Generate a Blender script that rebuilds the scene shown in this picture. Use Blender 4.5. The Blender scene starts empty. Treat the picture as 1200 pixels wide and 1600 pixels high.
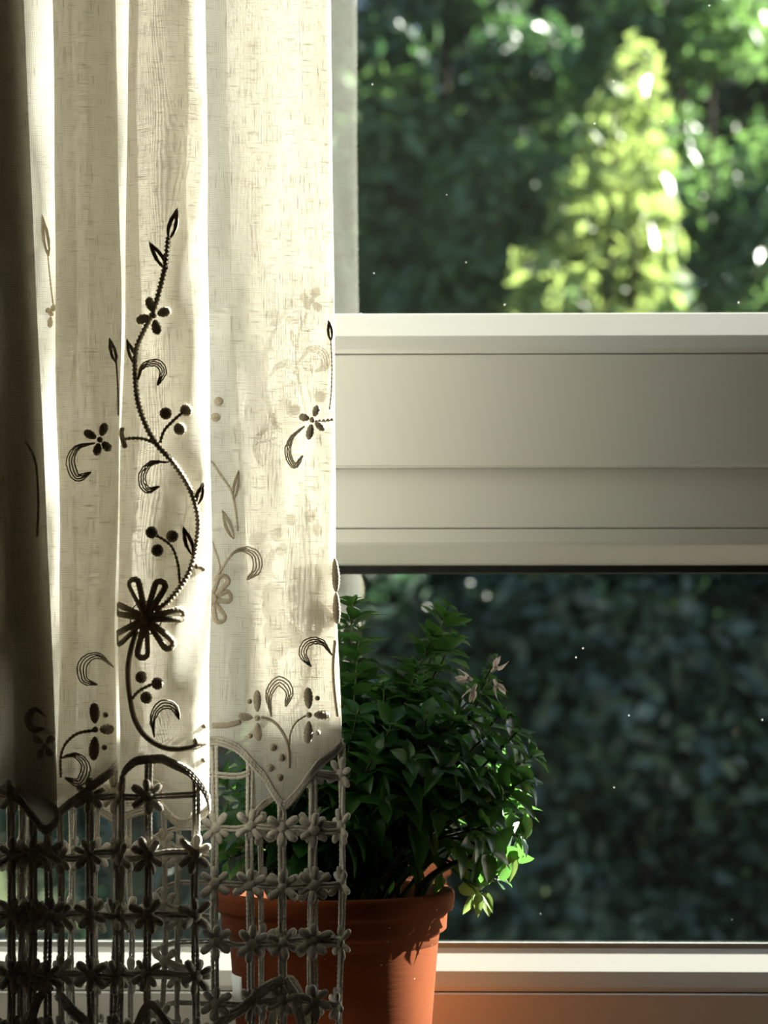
import bpy, math, random
import numpy as np
from mathutils import Vector, Matrix, Quaternion

random.seed(7)
rng = np.random.default_rng(11)
sc = bpy.context.scene
COL = sc.collection

# ------------------------------------------------------------------ camera
F = 4000.0                                   # focal length in pixels of the 1200 x 1600 frame
CAM = np.array([0.0, -1.69, 1.20])
YAW, PITCH = math.radians(1.4), math.radians(2.72)
fwd = np.array([-math.sin(YAW) * math.cos(PITCH), math.cos(YAW) * math.cos(PITCH), math.sin(PITCH)])
rgt = np.array([math.cos(YAW), math.sin(YAW), 0.0])
upv = np.cross(rgt, fwd)
cam_d = bpy.data.cameras.new('camera')
cam = bpy.data.objects.new('camera', cam_d)
COL.objects.link(cam)
cam_d.sensor_fit = 'VERTICAL'
cam_d.sensor_height = 36.0
cam_d.lens = F / 1600.0 * 36.0
cam_d.clip_start = 0.05
cam_d.clip_end = 200
cam_d.dof.use_dof = True
cam_d.dof.focus_distance = 1.50
cam_d.dof.aperture_fstop = 10.0
Mx = Matrix(((rgt[0], upv[0], -fwd[0], CAM[0]), (rgt[1], upv[1], -fwd[1], CAM[1]),
             (rgt[2], upv[2], -fwd[2], CAM[2]), (0, 0, 0, 1)))
cam.matrix_world = Mx
sc.camera = cam

# ------------------------------------------------------------------ sky, sun, exposure
SUN_AZ, SUN_EL = math.radians(25.0), math.radians(28.0)      # to the right of the window, 25 deg out from its plane
SUN = Vector((math.cos(SUN_AZ) * math.cos(SUN_EL), math.sin(SUN_AZ) * math.cos(SUN_EL), math.sin(SUN_EL)))
world = bpy.data.worlds.new('sky')
sc.world = world
world.use_nodes = True
wn = world.node_tree
wn.nodes.clear()
sky = wn.nodes.new('ShaderNodeTexSky')
sky.sky_type = 'NISHITA'
sky.sun_disc = False
sky.sun_elevation = SUN_EL
sky.sun_rotation = math.radians(90) - SUN_AZ
bgn = wn.nodes.new('ShaderNodeBackground')
bgn.inputs[1].default_value = 0.20
won = wn.nodes.new('ShaderNodeOutputWorld')
wn.links.new(sky.outputs[0], bgn.inputs[0])
wn.links.new(bgn.outputs[0], won.inputs[0])
sun_d = bpy.data.lights.new('sun', 'SUN')
sun_d.energy = 26.0
sun_d.angle = math.radians(0.53)
sun_d.color = (1.0, 0.95, 0.86)
sun_o = bpy.data.objects.new('sun', sun_d)
COL.objects.link(sun_o)
sun_o.rotation_euler = (-SUN).to_track_quat('-Z', 'Y').to_euler()
sun_o.location = (6, 4, 5)
vs = sc.view_settings
vs.view_transform = 'Standard'
vs.look = 'None'
vs.gamma = 1.0
vs.use_curve_mapping = False
vs.exposure = 1.15
sc.cycles.max_bounces = 12
sc.cycles.diffuse_bounces = 6
sc.cycles.transparent_max_bounces = 40
sc.cycles.use_denoising = True

# ------------------------------------------------------------------ helpers
def W(px, py, Y):
    """world point on the depth plane y = Y seen at photo pixel (px, py); works on arrays"""
    px, py, Y = np.broadcast_arrays(np.asarray(px, float), np.asarray(py, float), np.asarray(Y, float))
    d = fwd + ((px - 600) / F)[..., None] * rgt + ((800 - py) / F)[..., None] * upv
    t = (Y - CAM[1]) / d[..., 1]
    return CAM + d * t[..., None]

def zpx(py, Y):
    return float(W(600, py, Y)[2])

def to_px(p):
    d = np.asarray(p) - CAM
    zc = d @ fwd
    return 600 + F * (d @ rgt) / zc, 800 - F * (d @ upv) / zc

def tag(o, label=None, cat=None, group=None, kind=None):
    if label: o['label'] = label
    if cat: o['category'] = cat
    if group: o['group'] = group
    if kind: o['kind'] = kind
    return o

def empty(name, loc):
    o = bpy.data.objects.new(name, None)
    o.empty_display_size = 0.05
    COL.objects.link(o)
    o.location = loc
    return o

def link(name, me, parent=None, mw=None):
    o = bpy.data.objects.new(name, me)
    COL.objects.link(o)
    if parent is not None:
        o.parent = parent
        root = parent
        inv = Matrix.Identity(4)
        while root is not None:
            inv = inv @ Matrix.Identity(4)
            root = root.parent
    if mw is not None:
        base = mw
    else:
        base = Matrix.Identity(4)
    if parent is not None:
        o.matrix_basis = world_of(parent).inverted() @ base
    else:
        o.matrix_basis = base
    return o

def world_of(o):
    m = o.matrix_basis.copy() if o.type != 'EMPTY' else Matrix.LocRotScale(o.location, o.rotation_euler, o.scale)
    return (world_of(o.parent) @ m) if o.parent else m

def mesh(name, verts, faces, mat, smooth=True):
    me = bpy.data.meshes.new(name)
    me.from_pydata([tuple(v) for v in verts], [], faces)
    if mat: me.materials.append(mat)
    if smooth:
        me.polygons.foreach_set('use_smooth', [True] * len(me.polygons))
    me.update()
    return me

def fast_mesh(name, V, Fq, mat, smooth=True):
    """V (n,3) float array, Fq (m,k) int array, all faces with k corners"""
    me = bpy.data.meshes.new(name)
    V = np.asarray(V, np.float32)
    Fq = np.asarray(Fq, np.int32)
    m, k = Fq.shape
    me.vertices.add(len(V)); me.vertices.foreach_set('co', V.ravel())
    me.loops.add(m * k); me.loops.foreach_set('vertex_index', Fq.ravel())
    me.polygons.add(m)
    me.polygons.foreach_set('loop_start', np.arange(0, m * k, k, dtype=np.int32))
    me.polygons.foreach_set('loop_total', np.full(m, k, np.int32))
    me.polygons.foreach_set('use_smooth', np.full(m, smooth, bool))
    if mat: me.materials.append(mat)
    me.update(calc_edges=True)
    me.validate()
    return me

def box(x0, x1, y0, y1, z0, z1):
    v = [(x0, y0, z0), (x1, y0, z0), (x1, y1, z0), (x0, y1, z0), (x0, y0, z1), (x1, y0, z1), (x1, y1, z1), (x0, y1, z1)]
    f = [(0, 3, 2, 1), (4, 5, 6, 7), (0, 1, 5, 4), (1, 2, 6, 5), (2, 3, 7, 6), (3, 0, 4, 7)]
    return v, f

def join(parts):
    V, Fc = [], []
    for v, f in parts:
        n = len(V)
        V += [tuple(p) for p in v]
        Fc += [tuple(i + n for i in q) for q in f]
    return V, Fc

def extrude_profile(prof, x0, x1):
    """closed profile of (y, z) swept along x"""
    n = len(prof)
    v = [(x0, y, z) for y, z in prof] + [(x1, y, z) for y, z in prof]
    f = [(i, (i + 1) % n, n + (i + 1) % n, n + i) for i in range(n)]
    f += [tuple(range(n))[::-1], tuple(range(n, 2 * n))]
    return v, f

def tube(P, ra, rb=None, k=6, caps=True, N0=(0, -1, 0)):
    """tube along points; ra = half width in the picture plane, rb = half depth"""
    P = np.asarray(P, float)
    n = len(P)
    ra = np.broadcast_to(np.asarray(ra, float), (n,))
    rb = ra if rb is None else np.broadcast_to(np.asarray(rb, float), (n,))
    T = np.gradient(P, axis=0)
    T /= np.linalg.norm(T, axis=1)[:, None] + 1e-12
    N = np.zeros_like(P)
    v = np.array(N0, float)
    if abs(v @ T[0]) > 0.9: v = np.array([0.3, 0, 1.0])
    for i in range(n):
        v = v - (v @ T[i]) * T[i]
        v /= np.linalg.norm(v) + 1e-12
        N[i] = v
    B = np.cross(T, N)
    a = np.arange(k) * 2 * math.pi / k
    V = P[:, None, :] + (np.cos(a)[None, :, None] * B[:, None, :] * ra[:, None, None]
                         + np.sin(a)[None, :, None] * N[:, None, :] * rb[:, None, None])
    V = V.reshape(-1, 3)
    Fc = []
    for i in range(n - 1):
        for j in range(k):
            j2 = (j + 1) % k
            Fc.append((i * k + j, i * k + j2, (i + 1) * k + j2, (i + 1) * k + j))
    if caps:
        Fc.append(tuple(range(k))[::-1])
        Fc.append(tuple((n - 1) * k + j for j in range(k)))
    return V, Fc

def spline(pts, step):
    """Catmull-Rom through 2D/3D points, resampled at about 'step'"""
    p = np.asarray(pts, float)
    if len(p) == 2:
        n = max(2, int(np.linalg.norm(p[1] - p[0]) / step) + 1)
        return p[0] + (p[1] - p[0]) * np.linspace(0, 1, n)[:, None]
    q = np.vstack([2 * p[0] - p[1], p, 2 * p[-1] - p[-2]])
    out = []
    for i in range(1, len(q) - 2):
        t = np.linspace(0, 1, 24, endpoint=False)[:, None]
        a, b, c, d = q[i - 1], q[i], q[i + 1], q[i + 2]
        out.append(0.5 * (2 * b + (c - a) * t + (2 * a - 5 * b + 4 * c - d) * t ** 2 + (3 * b - a - 3 * c + d) * t ** 3))
    out.append(p[-1:])
    o = np.vstack(out)
    L = np.concatenate([[0], np.cumsum(np.linalg.norm(np.diff(o, axis=0), axis=1))])
    n = max(3, int(L[-1] / step) + 1)
    s = np.linspace(0, L[-1], n)
    return np.stack([np.interp(s, L, o[:, j]) for j in range(o.shape[1])], 1)

# ------------------------------------------------------------------ materials
class NT:
    def __init__(self, name):
        self.m = bpy.data.materials.new(name)
        self.m.use_nodes = True
        self.t = self.m.node_tree
        self.t.nodes.clear()
        self.out = self.t.nodes.new('ShaderNodeOutputMaterial')
    def n(self, typ, **kw):
        nd = self.t.nodes.new(typ)
        for k, v in kw.items():
            setattr(nd, k, v)
        return nd
    def put(self, sock, v):
        if isinstance(v, bpy.types.NodeSocket): self.t.links.new(v, sock)
        elif v is not None:
            if isinstance(v, (tuple, list)) and sock.type == 'RGBA' and len(v) == 3: v = (*v, 1)
            sock.default_value = v
    def math(self, op, a, b=0.0, c=0.0, clamp=False):
        nd = self.n('ShaderNodeMath', operation=op, use_clamp=clamp)
        self.put(nd.inputs[0], a); self.put(nd.inputs[1], b); self.put(nd.inputs[2], c)
        return nd.outputs[0]
    def noise(self, vec, scale, detail=2.0, rough=0.5):
        nd = self.n('ShaderNodeTexNoise')
        if vec is not None: self.put(nd.inputs['Vector'], vec)
        nd.inputs['Scale'].default_value = scale
        nd.inputs['Detail'].default_value = detail
        nd.inputs['Roughness'].default_value = rough
        return nd.outputs['Fac']
    def ramp(self, fac, stops):
        nd = self.n('ShaderNodeValToRGB')
        cr = nd.color_ramp
        while len(cr.elements) < len(stops): cr.elements.new(0.5)
        for e, (p, c) in zip(cr.elements, stops):
            e.position = p
            e.color = (*c, 1) if len(c) == 3 else c
        self.put(nd.inputs[0], fac)
        return nd.outputs[0]
    def obj(self):
        return self.n('ShaderNodeTexCoord').outputs['Object']
    def geo_pos(self):
        return self.n('ShaderNodeNewGeometry').outputs['Position']
    def scale_vec(self, vec, s):
        nd = self.n('ShaderNodeVectorMath', operation='MULTIPLY')
        self.put(nd.inputs[0], vec); nd.inputs[1].default_value = s
        return nd.outputs[0]
    def bsdf(self, color, rough=0.5, spec=0.5, normal=None, **kw):
        nd = self.n('ShaderNodeBsdfPrincipled')
        self.put(nd.inputs['Base Color'], color)
        self.put(nd.inputs['Roughness'], rough)
        nd.inputs['Specular IOR Level'].default_value = spec
        if normal is not None: self.put(nd.inputs['Normal'], normal)
        for k, v in kw.items(): self.put(nd.inputs[k], v)
        return nd.outputs[0]
    def bump(self, h, strength=0.3, dist=0.001):
        nd = self.n('ShaderNodeBump')
        nd.inputs['Strength'].default_value = strength
        nd.inputs['Distance'].default_value = dist
        self.put(nd.inputs['Height'], h)
        return nd.outputs[0]
    def mix(self, f, a, b):
        nd = self.n('ShaderNodeMixShader')
        self.put(nd.inputs[0], f); self.put(nd.inputs[1], a); self.put(nd.inputs[2], b)
        return nd.outputs[0]
    def done(self, s):
        self.put(self.out.inputs[0], s)
        return self.m

def mat_simple(name, c1, c2, scale, rough=0.6, spec=0.4, bump=0.0):
    t = NT(name)
    nz = t.noise(t.geo_pos(), scale, 4)
    col = t.ramp(nz, [(0.3, c1), (0.7, c2)])
    return t.done(t.bsdf(col, rough, spec, t.bump(nz, bump, 0.002) if bump else None))

def mat_leaf(name, dark, light, trans, tf=0.45, rough=0.42, spec=0.4, scale=60.0):
    t = NT(name)
    nz = t.noise(t.geo_pos(), scale, 2)
    oi = t.n('ShaderNodeObjectInfo').outputs['Random']
    f = t.math('ADD', t.math('MULTIPLY', nz, 0.75), t.math('MULTIPLY', oi, 0.3))
    col = t.ramp(f, [(0.3, dark), (0.75, light)])
    b = t.bsdf(col, rough, spec)
    tr = t.n('ShaderNodeBsdfTranslucent')
    tr.inputs[0].default_value = (*trans, 1)
    return t.done(t.mix(tf, b, tr.outputs[0]))

def mat_linen():
    t = NT('linen_weave')
    uv = t.n('ShaderNodeUVMap').outputs[0]
    sp = t.n('ShaderNodeSeparateXYZ')
    t.put(sp.inputs[0], uv)
    u, v = sp.outputs[0], sp.outputs[1]
    jit = t.noise(uv, 90.0, 2)
    p = 2 * math.pi / 0.00105
    su = t.math('SINE', t.math('ADD', t.math('MULTIPLY', u, p), t.math('MULTIPLY', jit, 5.0)))
    sv = t.math('SINE', t.math('ADD', t.math('MULTIPLY', v, p), t.math('MULTIPLY', jit, 5.0)))
    wv = t.math('MAXIMUM', su, sv)                          # -1 in a gap, 1 on a thread
    slub_h = t.noise(t.scale_vec(uv, (90.0, 1300.0, 1.0)), 1.0, 2, 0.6)
    slub_v = t.noise(t.scale_vec(uv, (1300.0, 75.0, 1.0)), 1.0, 2, 0.6)
    sl = t.math('MAXIMUM', slub_h, slub_v)
    slf = t.math('MULTIPLY', t.math('SUBTRACT', sl, 0.555, clamp=True), 5.0, clamp=True)
    cloud = t.noise(uv, 30.0, 3)
    al = t.math('ADD', t.math('MULTIPLY_ADD', wv, 0.20, 0.76), t.math('MULTIPLY', slf, 0.3))
    al = t.math('ADD', al, t.math('MULTIPLY', t.math('SUBTRACT', cloud, 0.5), 0.12), clamp=True)
    colt = t.ramp(slf, [(0.0, (0.735, 0.70, 0.62)), (1.0, (0.26, 0.22, 0.16))])
    df = t.n('ShaderNodeBsdfDiffuse')
    t.put(df.inputs[0], t.ramp(slf, [(0.0, (0.86, 0.84, 0.78)), (1.0, (0.55, 0.51, 0.44))]))
    tl = t.n('ShaderNodeBsdfTranslucent')
    t.put(tl.inputs[0], colt)
    th = t.mix(0.50, df.outputs[0], tl.outputs[0])
    tp = t.n('ShaderNodeBsdfTransparent')
    return t.done(t.mix(al, tp.outputs[0], th))

def mat_thread(name, col, col2):
    t = NT(name)
    nz = t.noise(t.geo_pos(), 900.0, 3)
    c = t.ramp(nz, [(0.3, col2), (0.65, col)])
    b = t.bsdf(c, 0.85, 0.15, t.bump(nz, 0.5, 0.0006))
    tl = t.n('ShaderNodeBsdfTranslucent')
    tl.inputs[0].default_value = (*col, 1)
    return t.done(t.mix(0.12, b, tl.outputs[0]))

def mat_glass(name, dust):
    t = NT(name)
    lw = t.n('ShaderNodeLayerWeight')
    lw.inputs[0].default_value = 0.5
    f5 = t.math('POWER', lw.outputs['Facing'], 5.0)
    fr = t.math('MULTIPLY_ADD', f5, 0.92, 0.08, clamp=True)
    gl = t.n('ShaderNodeBsdfGlossy')
    gl.inputs['Roughness'].default_value = 0.0
    gl.inputs['Color'].default_value = (1, 1, 1, 1)
    tp = t.n('ShaderNodeBsdfTransparent')
    tp.inputs[0].default_value = (0.955, 0.985, 0.965, 1)
    g = t.mix(fr, tp.outputs[0], gl.outputs[0])
    pos = t.geo_pos()
    film = t.noise(t.scale_vec(pos, (3.0, 3.0, 9.0)), 1.0, 5, 0.6)
    vor = t.n('ShaderNodeTexVoronoi')
    t.put(vor.inputs['Vector'], pos)
    vor.inputs['Scale'].default_value = 75.0
    spk = t.math('LESS_THAN', vor.outputs['Distance'], 0.032)
    spk = t.math('MULTIPLY', spk, t.math('GREATER_THAN', t.noise(pos, 40.0, 1), 0.53))
    du = t.math('ADD', t.math('MULTIPLY', film, dust), t.math('MULTIPLY', spk, 0.35), clamp=True)
    tl = t.n('ShaderNodeBsdfTranslucent')
    tl.inputs[0].default_value = (0.9, 0.9, 0.86, 1)
    return t.done(t.mix(du, g, tl.outputs[0]))

def mat_terracotta():
    t = NT('terracotta')
    pos = t.geo_pos()
    n1 = t.noise(pos, 35.0, 5)
    col = t.ramp(n1, [(0.25, (0.125, 0.029, 0.009)), (0.7, (0.17, 0.044, 0.014))])
    vor = t.n('ShaderNodeTexVoronoi')
    t.put(vor.inputs['Vector'], pos)
    vor.inputs['Scale'].default_value = 190.0
    sp = t.math('LESS_THAN', vor.outputs['Distance'], 0.10)
    sp = t.math('MULTIPLY', sp, t.math('GREATER_THAN', t.noise(pos, 130.0, 1), 0.60))
    mx = t.n('ShaderNodeMix', data_type='RGBA')
    t.put(mx.inputs[0], t.math('MULTIPLY', sp, 0.6))
    t.put(mx.inputs[6], col)
    mx.inputs[7].default_value = (0.75, 0.6, 0.5, 1)
    n2 = t.noise(t.scale_vec(pos, (60, 60, 500)), 1.0, 3)
    return t.done(t.bsdf(mx.outputs[2], 0.85, 0.08, t.bump(n2, 0.12, 0.0008)))

M = {}
M['pvc'] = mat_simple('white_plastic', (0.85, 0.835, 0.79), (0.88, 0.865, 0.82), 6.0, 0.32, 0.5)
M['gasket'] = mat_simple('black_rubber_groove_shade', (0.012, 0.012, 0.012), (0.02, 0.02, 0.02), 60.0, 0.6, 0.3)  # rubber of the glass gasket; also blackens the groove shadow strips
M['gasket_grey'] = mat_simple('grey_rubber', (0.42, 0.42, 0.40), (0.50, 0.50, 0.48), 60.0, 0.5, 0.4)
M['glass'] = mat_glass('dusty_glass', 0.0006)
M['glass_up'] = mat_glass('dusty_glass_upper', 0.0025)
M['wall'] = mat_simple('wall_paint', (0.16, 0.145, 0.125), (0.19, 0.17, 0.15), 5.0, 0.9, 0.1, 0.05)
M['floor'] = mat_simple('floor_wood', (0.045, 0.028, 0.016), (0.07, 0.04, 0.024), 9.0, 0.5, 0.3)
M['render'] = mat_simple('outer_render', (0.5, 0.48, 0.44), (0.56, 0.54, 0.5), 20.0, 0.9, 0.1, 0.1)
M['sill'] = mat_simple('stained_wood', (0.026, 0.016, 0.010), (0.042, 0.026, 0.016), 12.0, 0.5, 0.35)
M['linen'] = mat_linen()
M['thread'] = mat_thread('cotton_thread', (0.66, 0.58, 0.46), (0.50, 0.43, 0.33))
M['cord'] = mat_thread('cotton_cord', (0.80, 0.76, 0.68), (0.62, 0.57, 0.49))
M['terra'] = mat_terracotta()
M['soil'] = mat_simple('potting_soil', (0.02, 0.013, 0.008), (0.06, 0.04, 0.025), 250.0, 0.95, 0.1, 0.6)
M['sticker'] = mat_simple('paper_sticker', (0.8, 0.8, 0.76), (0.86, 0.86, 0.82), 200.0, 0.6, 0.3)
M['basil'] = mat_leaf('basil_leaf', (0.008, 0.042, 0.009), (0.022, 0.09, 0.016), (0.10, 0.25, 0.05), 0.42, 0.38, 0.45, 70.0)
M['basil_pale'] = mat_leaf('basil_leaf_pale', (0.13, 0.22, 0.06), (0.22, 0.31, 0.10), (0.26, 0.38, 0.10), 0.45, 0.5, 0.3, 70.0)
M['stem'] = mat_simple('basil_stem', (0.035, 0.06, 0.015), (0.07, 0.09, 0.03), 150.0, 0.6, 0.3)
M['petal'] = mat_leaf('basil_petal', (0.62, 0.55, 0.52), (0.75, 0.68, 0.64), (0.7, 0.62, 0.58), 0.4, 0.6, 0.2, 200.0)
M['bark'] = mat_simple('bark', (0.02, 0.016, 0.011), (0.045, 0.034, 0.024), 30.0, 0.9, 0.1, 0.4)
M['ground'] = mat_simple('ground_earth', (0.025, 0.035, 0.015), (0.05, 0.06, 0.025), 4.0, 0.95, 0.05, 0.3)
M['fol_dark'] = mat_leaf('foliage_dark', (0.018, 0.048, 0.026), (0.05, 0.10, 0.05), (0.08, 0.17, 0.05), 0.35, 0.35, 0.5, 2.3)
M['fol_mid'] = mat_leaf('foliage_mid', (0.035, 0.08, 0.035), (0.09, 0.16, 0.065), (0.15, 0.27, 0.075), 0.4, 0.38, 0.45, 2.3)
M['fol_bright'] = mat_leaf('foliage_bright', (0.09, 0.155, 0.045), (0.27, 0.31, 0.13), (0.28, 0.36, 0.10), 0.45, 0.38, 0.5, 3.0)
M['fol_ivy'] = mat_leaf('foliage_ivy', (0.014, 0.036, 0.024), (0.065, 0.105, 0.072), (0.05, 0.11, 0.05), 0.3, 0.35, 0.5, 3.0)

# ------------------------------------------------------------------ the room
XL, XR, YB, ZC = -6.5, 2.6, -5.2, 2.55        # room extents
WX0, WX1 = -0.92, 1.75                        # window opening
POT_Y = -0.115
Z_RIM = float(W(522, 1388, POT_Y)[2])
Z_SILL = Z_RIM - 0.137
WZ0, WZ1 = Z_SILL - 0.001, 2.30
YI, YO = -0.055, 0.20                         # inner and outer face of the window wall

def struct(name, vf, mat, label, cat, smooth=False, parent=None):
    o = link(name, mesh(name, vf[0], vf[1], mat, smooth), parent)
    if parent is None:
        tag(o, label, cat, kind='structure')
    return o

struct('floor', box(XL, XR, YB, YO, -0.1, 0.0), M['floor'], 'dark wooden floor of the room', 'floor')
struct('ceiling', box(XL, XR, YB, YO, ZC, ZC + 0.12), M['wall'], 'plain painted ceiling above the window', 'ceiling')
struct('wall_left', box(XL - 0.12, XL, YB, YO, -0.1, ZC + 0.12), M['wall'], 'painted side wall beyond the curtain', 'wall')
struct('wall_right', box(XR, XR + 0.12, YB, YO, -0.1, ZC + 0.12), M['wall'], 'painted side wall opposite the curtain', 'wall')
struct('wall_back', box(XL - 0.12, XR + 0.12, YB - 0.12, YB, -0.1, ZC + 0.12), M['wall'], 'painted wall facing the window', 'wall')
struct('wall_front', join([box(XL, WX0, YI, YO, 0, ZC), box(WX1, XR, YI, YO, 0, ZC),
                           box(WX0, WX1, YI, YO, 0, WZ0), box(WX0, WX1, YI, YO, WZ1, ZC)]),
       M['wall'], 'painted wall around the window opening', 'wall')

# ---- window: profiles swept along x; the glass plane is y = 0
win = tag(empty('window_1', (0, 0, Z_SILL)), 'white plastic window with a wide rail between two glass panes', 'window', kind='structure')
FX0, FX1 = WX0 + 0.002, WX1 - 0.002

def arc_pts(c, r, a0, a1, n):
    return [(c[0] + r * math.cos(math.radians(a0 + (a1 - a0) * i / n)), c[1] + r * math.sin(math.radians(a0 + (a1 - a0) * i / n))) for i in range(n + 1)]

def bead_profile(py_top, py_slope, py_low, d=-0.0203):
    """glazing bead: slope rising to the glass, rounded nose, short face"""
    zt, zs, zl = zpx(py_top, -0.004), zpx(py_slope, d), zpx(py_low, -0.028)
    pr = [(-0.0025, zl), (-0.0025, zt - 0.0005), (-0.004, zt), (-0.0055, zt - 0.0004)]
    p0, p1, p2 = (d, zs), (d - 0.0042, zs - 0.0058), (d - 0.0062, zl + 0.0030)
    for i in range(11):
        t = i / 10
        pr.append(tuple((1 - t) ** 2 * a + 2 * t * (1 - t) * b + t * t * c for a, b, c in zip(p0, p1, p2)))
    pr += [(d - 0.0062, zl + 0.0005), (d - 0.0058, zl)]
    return pr

def part(name, prof, mat=M['pvc'], smooth=False, x0=FX0, x1=FX1):
    v, f = extrude_profile(prof, x0, x1)
    me = mesh(name, v, f, mat, smooth)
    return link(name, me, win)

Z553a, Z553b = zpx(552.4, -0.027), zpx(554.2, -0.028)
part('glazing_bead', bead_profile(490.5, 525, 552.4))
zr0, zr1 = Z553b, zpx(730.5, -0.028)
part('sash_rail', [(0.011, zr0), (-0.0266, zr0), (-0.0280, zr0 - 0.0008), (-0.0280, zr1 + 0.0016), (-0.0270, zr1 + 0.0007), (-0.0270, zr1), (0.011, zr1)])
zt0, zt1 = zr1, zpx(825, -0.018)
part('transom_bar', [(0.011, zt0 + 0.0), (-0.0165, zt0), (-0.0170, zt0 - 0.0003), (-0.0170, zt1 + 0.0005), (-0.0166, zt1), (0.011, zt1)])
zb0, zb1, zb2 = zpx(826.6, -0.018), zpx(851, -0.018), zpx(884, -0.004)
part('glazing_bead', [(-0.0025, zb0), (-0.0166, zb0), (-0.0170, zb0 - 0.0005), (-0.0170, zb1 + 0.0015), (-0.0163, zb1 - 0.0003),
                      (-0.0150, zb1 - 0.0020), (-0.0060, zb2 + 0.0010), (-0.0040, zb2), (-0.0025, zb2)])
part('groove_shadow_strip', [(-0.002, zt1 - 0.0001), (-0.0125, zt1 - 0.0001), (-0.0125, zb0 + 0.0001), (-0.002, zb0 + 0.0001)], M['gasket'])  # black strip standing in for the shadow in the groove
part('groove_shadow_strip', [(-0.002, Z553a - 0.0001), (-0.0225, Z553a - 0.0001), (-0.0225, Z553b + 0.0001), (-0.002, Z553b + 0.0001)], M['gasket'])  # same painted shadow line between bead and sash rail
part('gasket', [(-0.0022, zb2), (-0.0044, zb2), (-0.0040, zb2 - 0.0045), (-0.0022, zb2 - 0.0055)], M['gasket'])
# outside halves of the rails
zu_ext = zpx(494, 0.0)
part('outer_rail', [(0.012, zu_ext), (0.012, zb2 - 0.001), (0.0025, zb2 - 0.001), (0.0025, zu_ext)][::-1])
# bottom of the lower light
zg0, zg1 = zpx(1471.5, -0.003), zpx(1480.5, -0.004)
part('gasket', [(-0.0022, zg0), (-0.0032, zg0 - 0.0003), (-0.0044, zg1 - 0.001), (-0.0022, zg1 - 0.001)], M['gasket_grey'])
part('glazing_bead', bead_profile(1480.5, 1517, 1549.6, -0.0188))
zq0 = zpx(1551.4, -0.028)
part('groove_shadow_strip', [(-0.002, zpx(1549.6, -0.027) - 0.0001), (-0.0235, zpx(1549.6, -0.027) - 0.0001), (-0.0235, zq0 + 0.0001), (-0.002, zq0 + 0.0001)], M['gasket'])  # dark strip for the shaded groove above the bottom rail
part('bottom_rail', [(0.011, zq0), (-0.0266, zq0), (-0.0280, zq0 - 0.0008), (-0.0280, Z_SILL), (0.011, Z_SILL)])
part('outer_rail', [(0.012, zpx(1478, 0)), (0.012, Z_SILL), (0.0025, Z_SILL), (0.0025, zq0), (0.0025, zpx(1478, 0))][::-1])
# uprights and head rail of the frame, beyond the picture
for xa, xb in ((FX0, FX0 + 0.085), (FX1 - 0.085, FX1)):
    v, f = box(xa, xb, -0.029, 0.013, Z_SILL, WZ1 - 0.002)
    link('side_rail', mesh('side_rail', v, f, M['pvc'], False), win)
v, f = box(FX0, FX1, -0.0285, 0.0125, WZ1 - 0.085, WZ1 - 0.002)
link('head_rail', mesh('head_rail', v, f, M['pvc'], False), win)
# panes
v, f = box(FX0 + 0.06, FX1 - 0.06, -0.002, 0.002, zpx(500, 0), WZ1 - 0.06)
link('pane', mesh('pane', v, f, M['glass_up'], False), win)['label'] = 'upper glass pane'
v, f = box(FX0 + 0.06, FX1 - 0.06, -0.002, 0.002, zpx(1490, 0), zpx(880, 0))
link('pane', mesh('pane', v, f, M['glass'], False), win)['label'] = 'lower glass pane'
# sill board
def bevel_board(x0, x1, y0, y1, z0, z1):
    pr = [(y1, z0), (y1, z1)] + [(y0 + 0.012 - 0.012 * math.sin(a), z1 - 0.012 + 0.012 * math.cos(a)) for a in np.linspace(0, math.pi / 2, 6)] + [(y0, z0)]
    return extrude_profile(pr, x0, x1)
v, f = bevel_board(WX0 - 0.05, WX1 + 0.05, -0.187, -0.0285, Z_SILL - 0.03, Z_SILL)
tag(link('window_sill', mesh('window_sill', v, f, M['sill'], False)), 'dark wooden sill board under the window that carries the pot', 'sill', kind='structure')

# ------------------------------------------------------------------ the curtain surface
ROWS = np.array([0, 500, 900, 1180, 1700.0])
CP = [  # x at the five rows, depth
    ((-260,) * 5, -.23), ((-190,) * 5, -.265), ((-120,) * 5, -.23), ((-70,) * 5, -.268),
    ((-10, 0, 10, 15, 15), -.274), ((36, 58, 76, 88, 86), -.271), ((-50, -40, -30, -20, -20), -.2685),
    ((33, 55, 73, 85, 83), -.266), ((-45, -30, -20, -20, -20), -.2635), ((34, 56, 74, 84, 82), -.261), ((-50, -40, -30, -20, -20), -.2585),
    ((32, 53, 72, 82, 80), -.256), ((-35, -20, -10, -10, -10), -.252), ((50, 66, 80, 90, 92), -.230), ((150, 154, 156, 158, 158), -.231),
    ((82, 88, 92, 90, 88), -.256), ((130, 134, 138, 140, 140), -.269), ((181, 188, 183, 180, 179), -.259), ((110, 114, 116, 116, 116), -.242),
    ((192, 190, 184, 182, 182), -.223), ((292, 290, 288, 286, 286), -.229),
    ((203, 194, 187, 185, 186), -.258), ((255,) * 5, -.272), ((320, 327, 328, 328, 322), -.260), ((236, 240, 240, 240, 240), -.243),
    ((335, 345, 352, 355, 360), -.228), ((400, 405, 410, 410, 412), -.222), ((470, 474, 478, 480, 480), -.2225),
    ((517, 522, 526, 534, 530), -.217), ((470, 474, 478, 480, 480), -.2125), ((420, 425, 430, 430, 430), -.2120), ((350, 362, 385, 394, 400), -.2150)]
CX = np.array([c[0] for c in CP], float)
CY = np.array([c[1] for c in CP], float)
NS = len(CP) - 1

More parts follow.
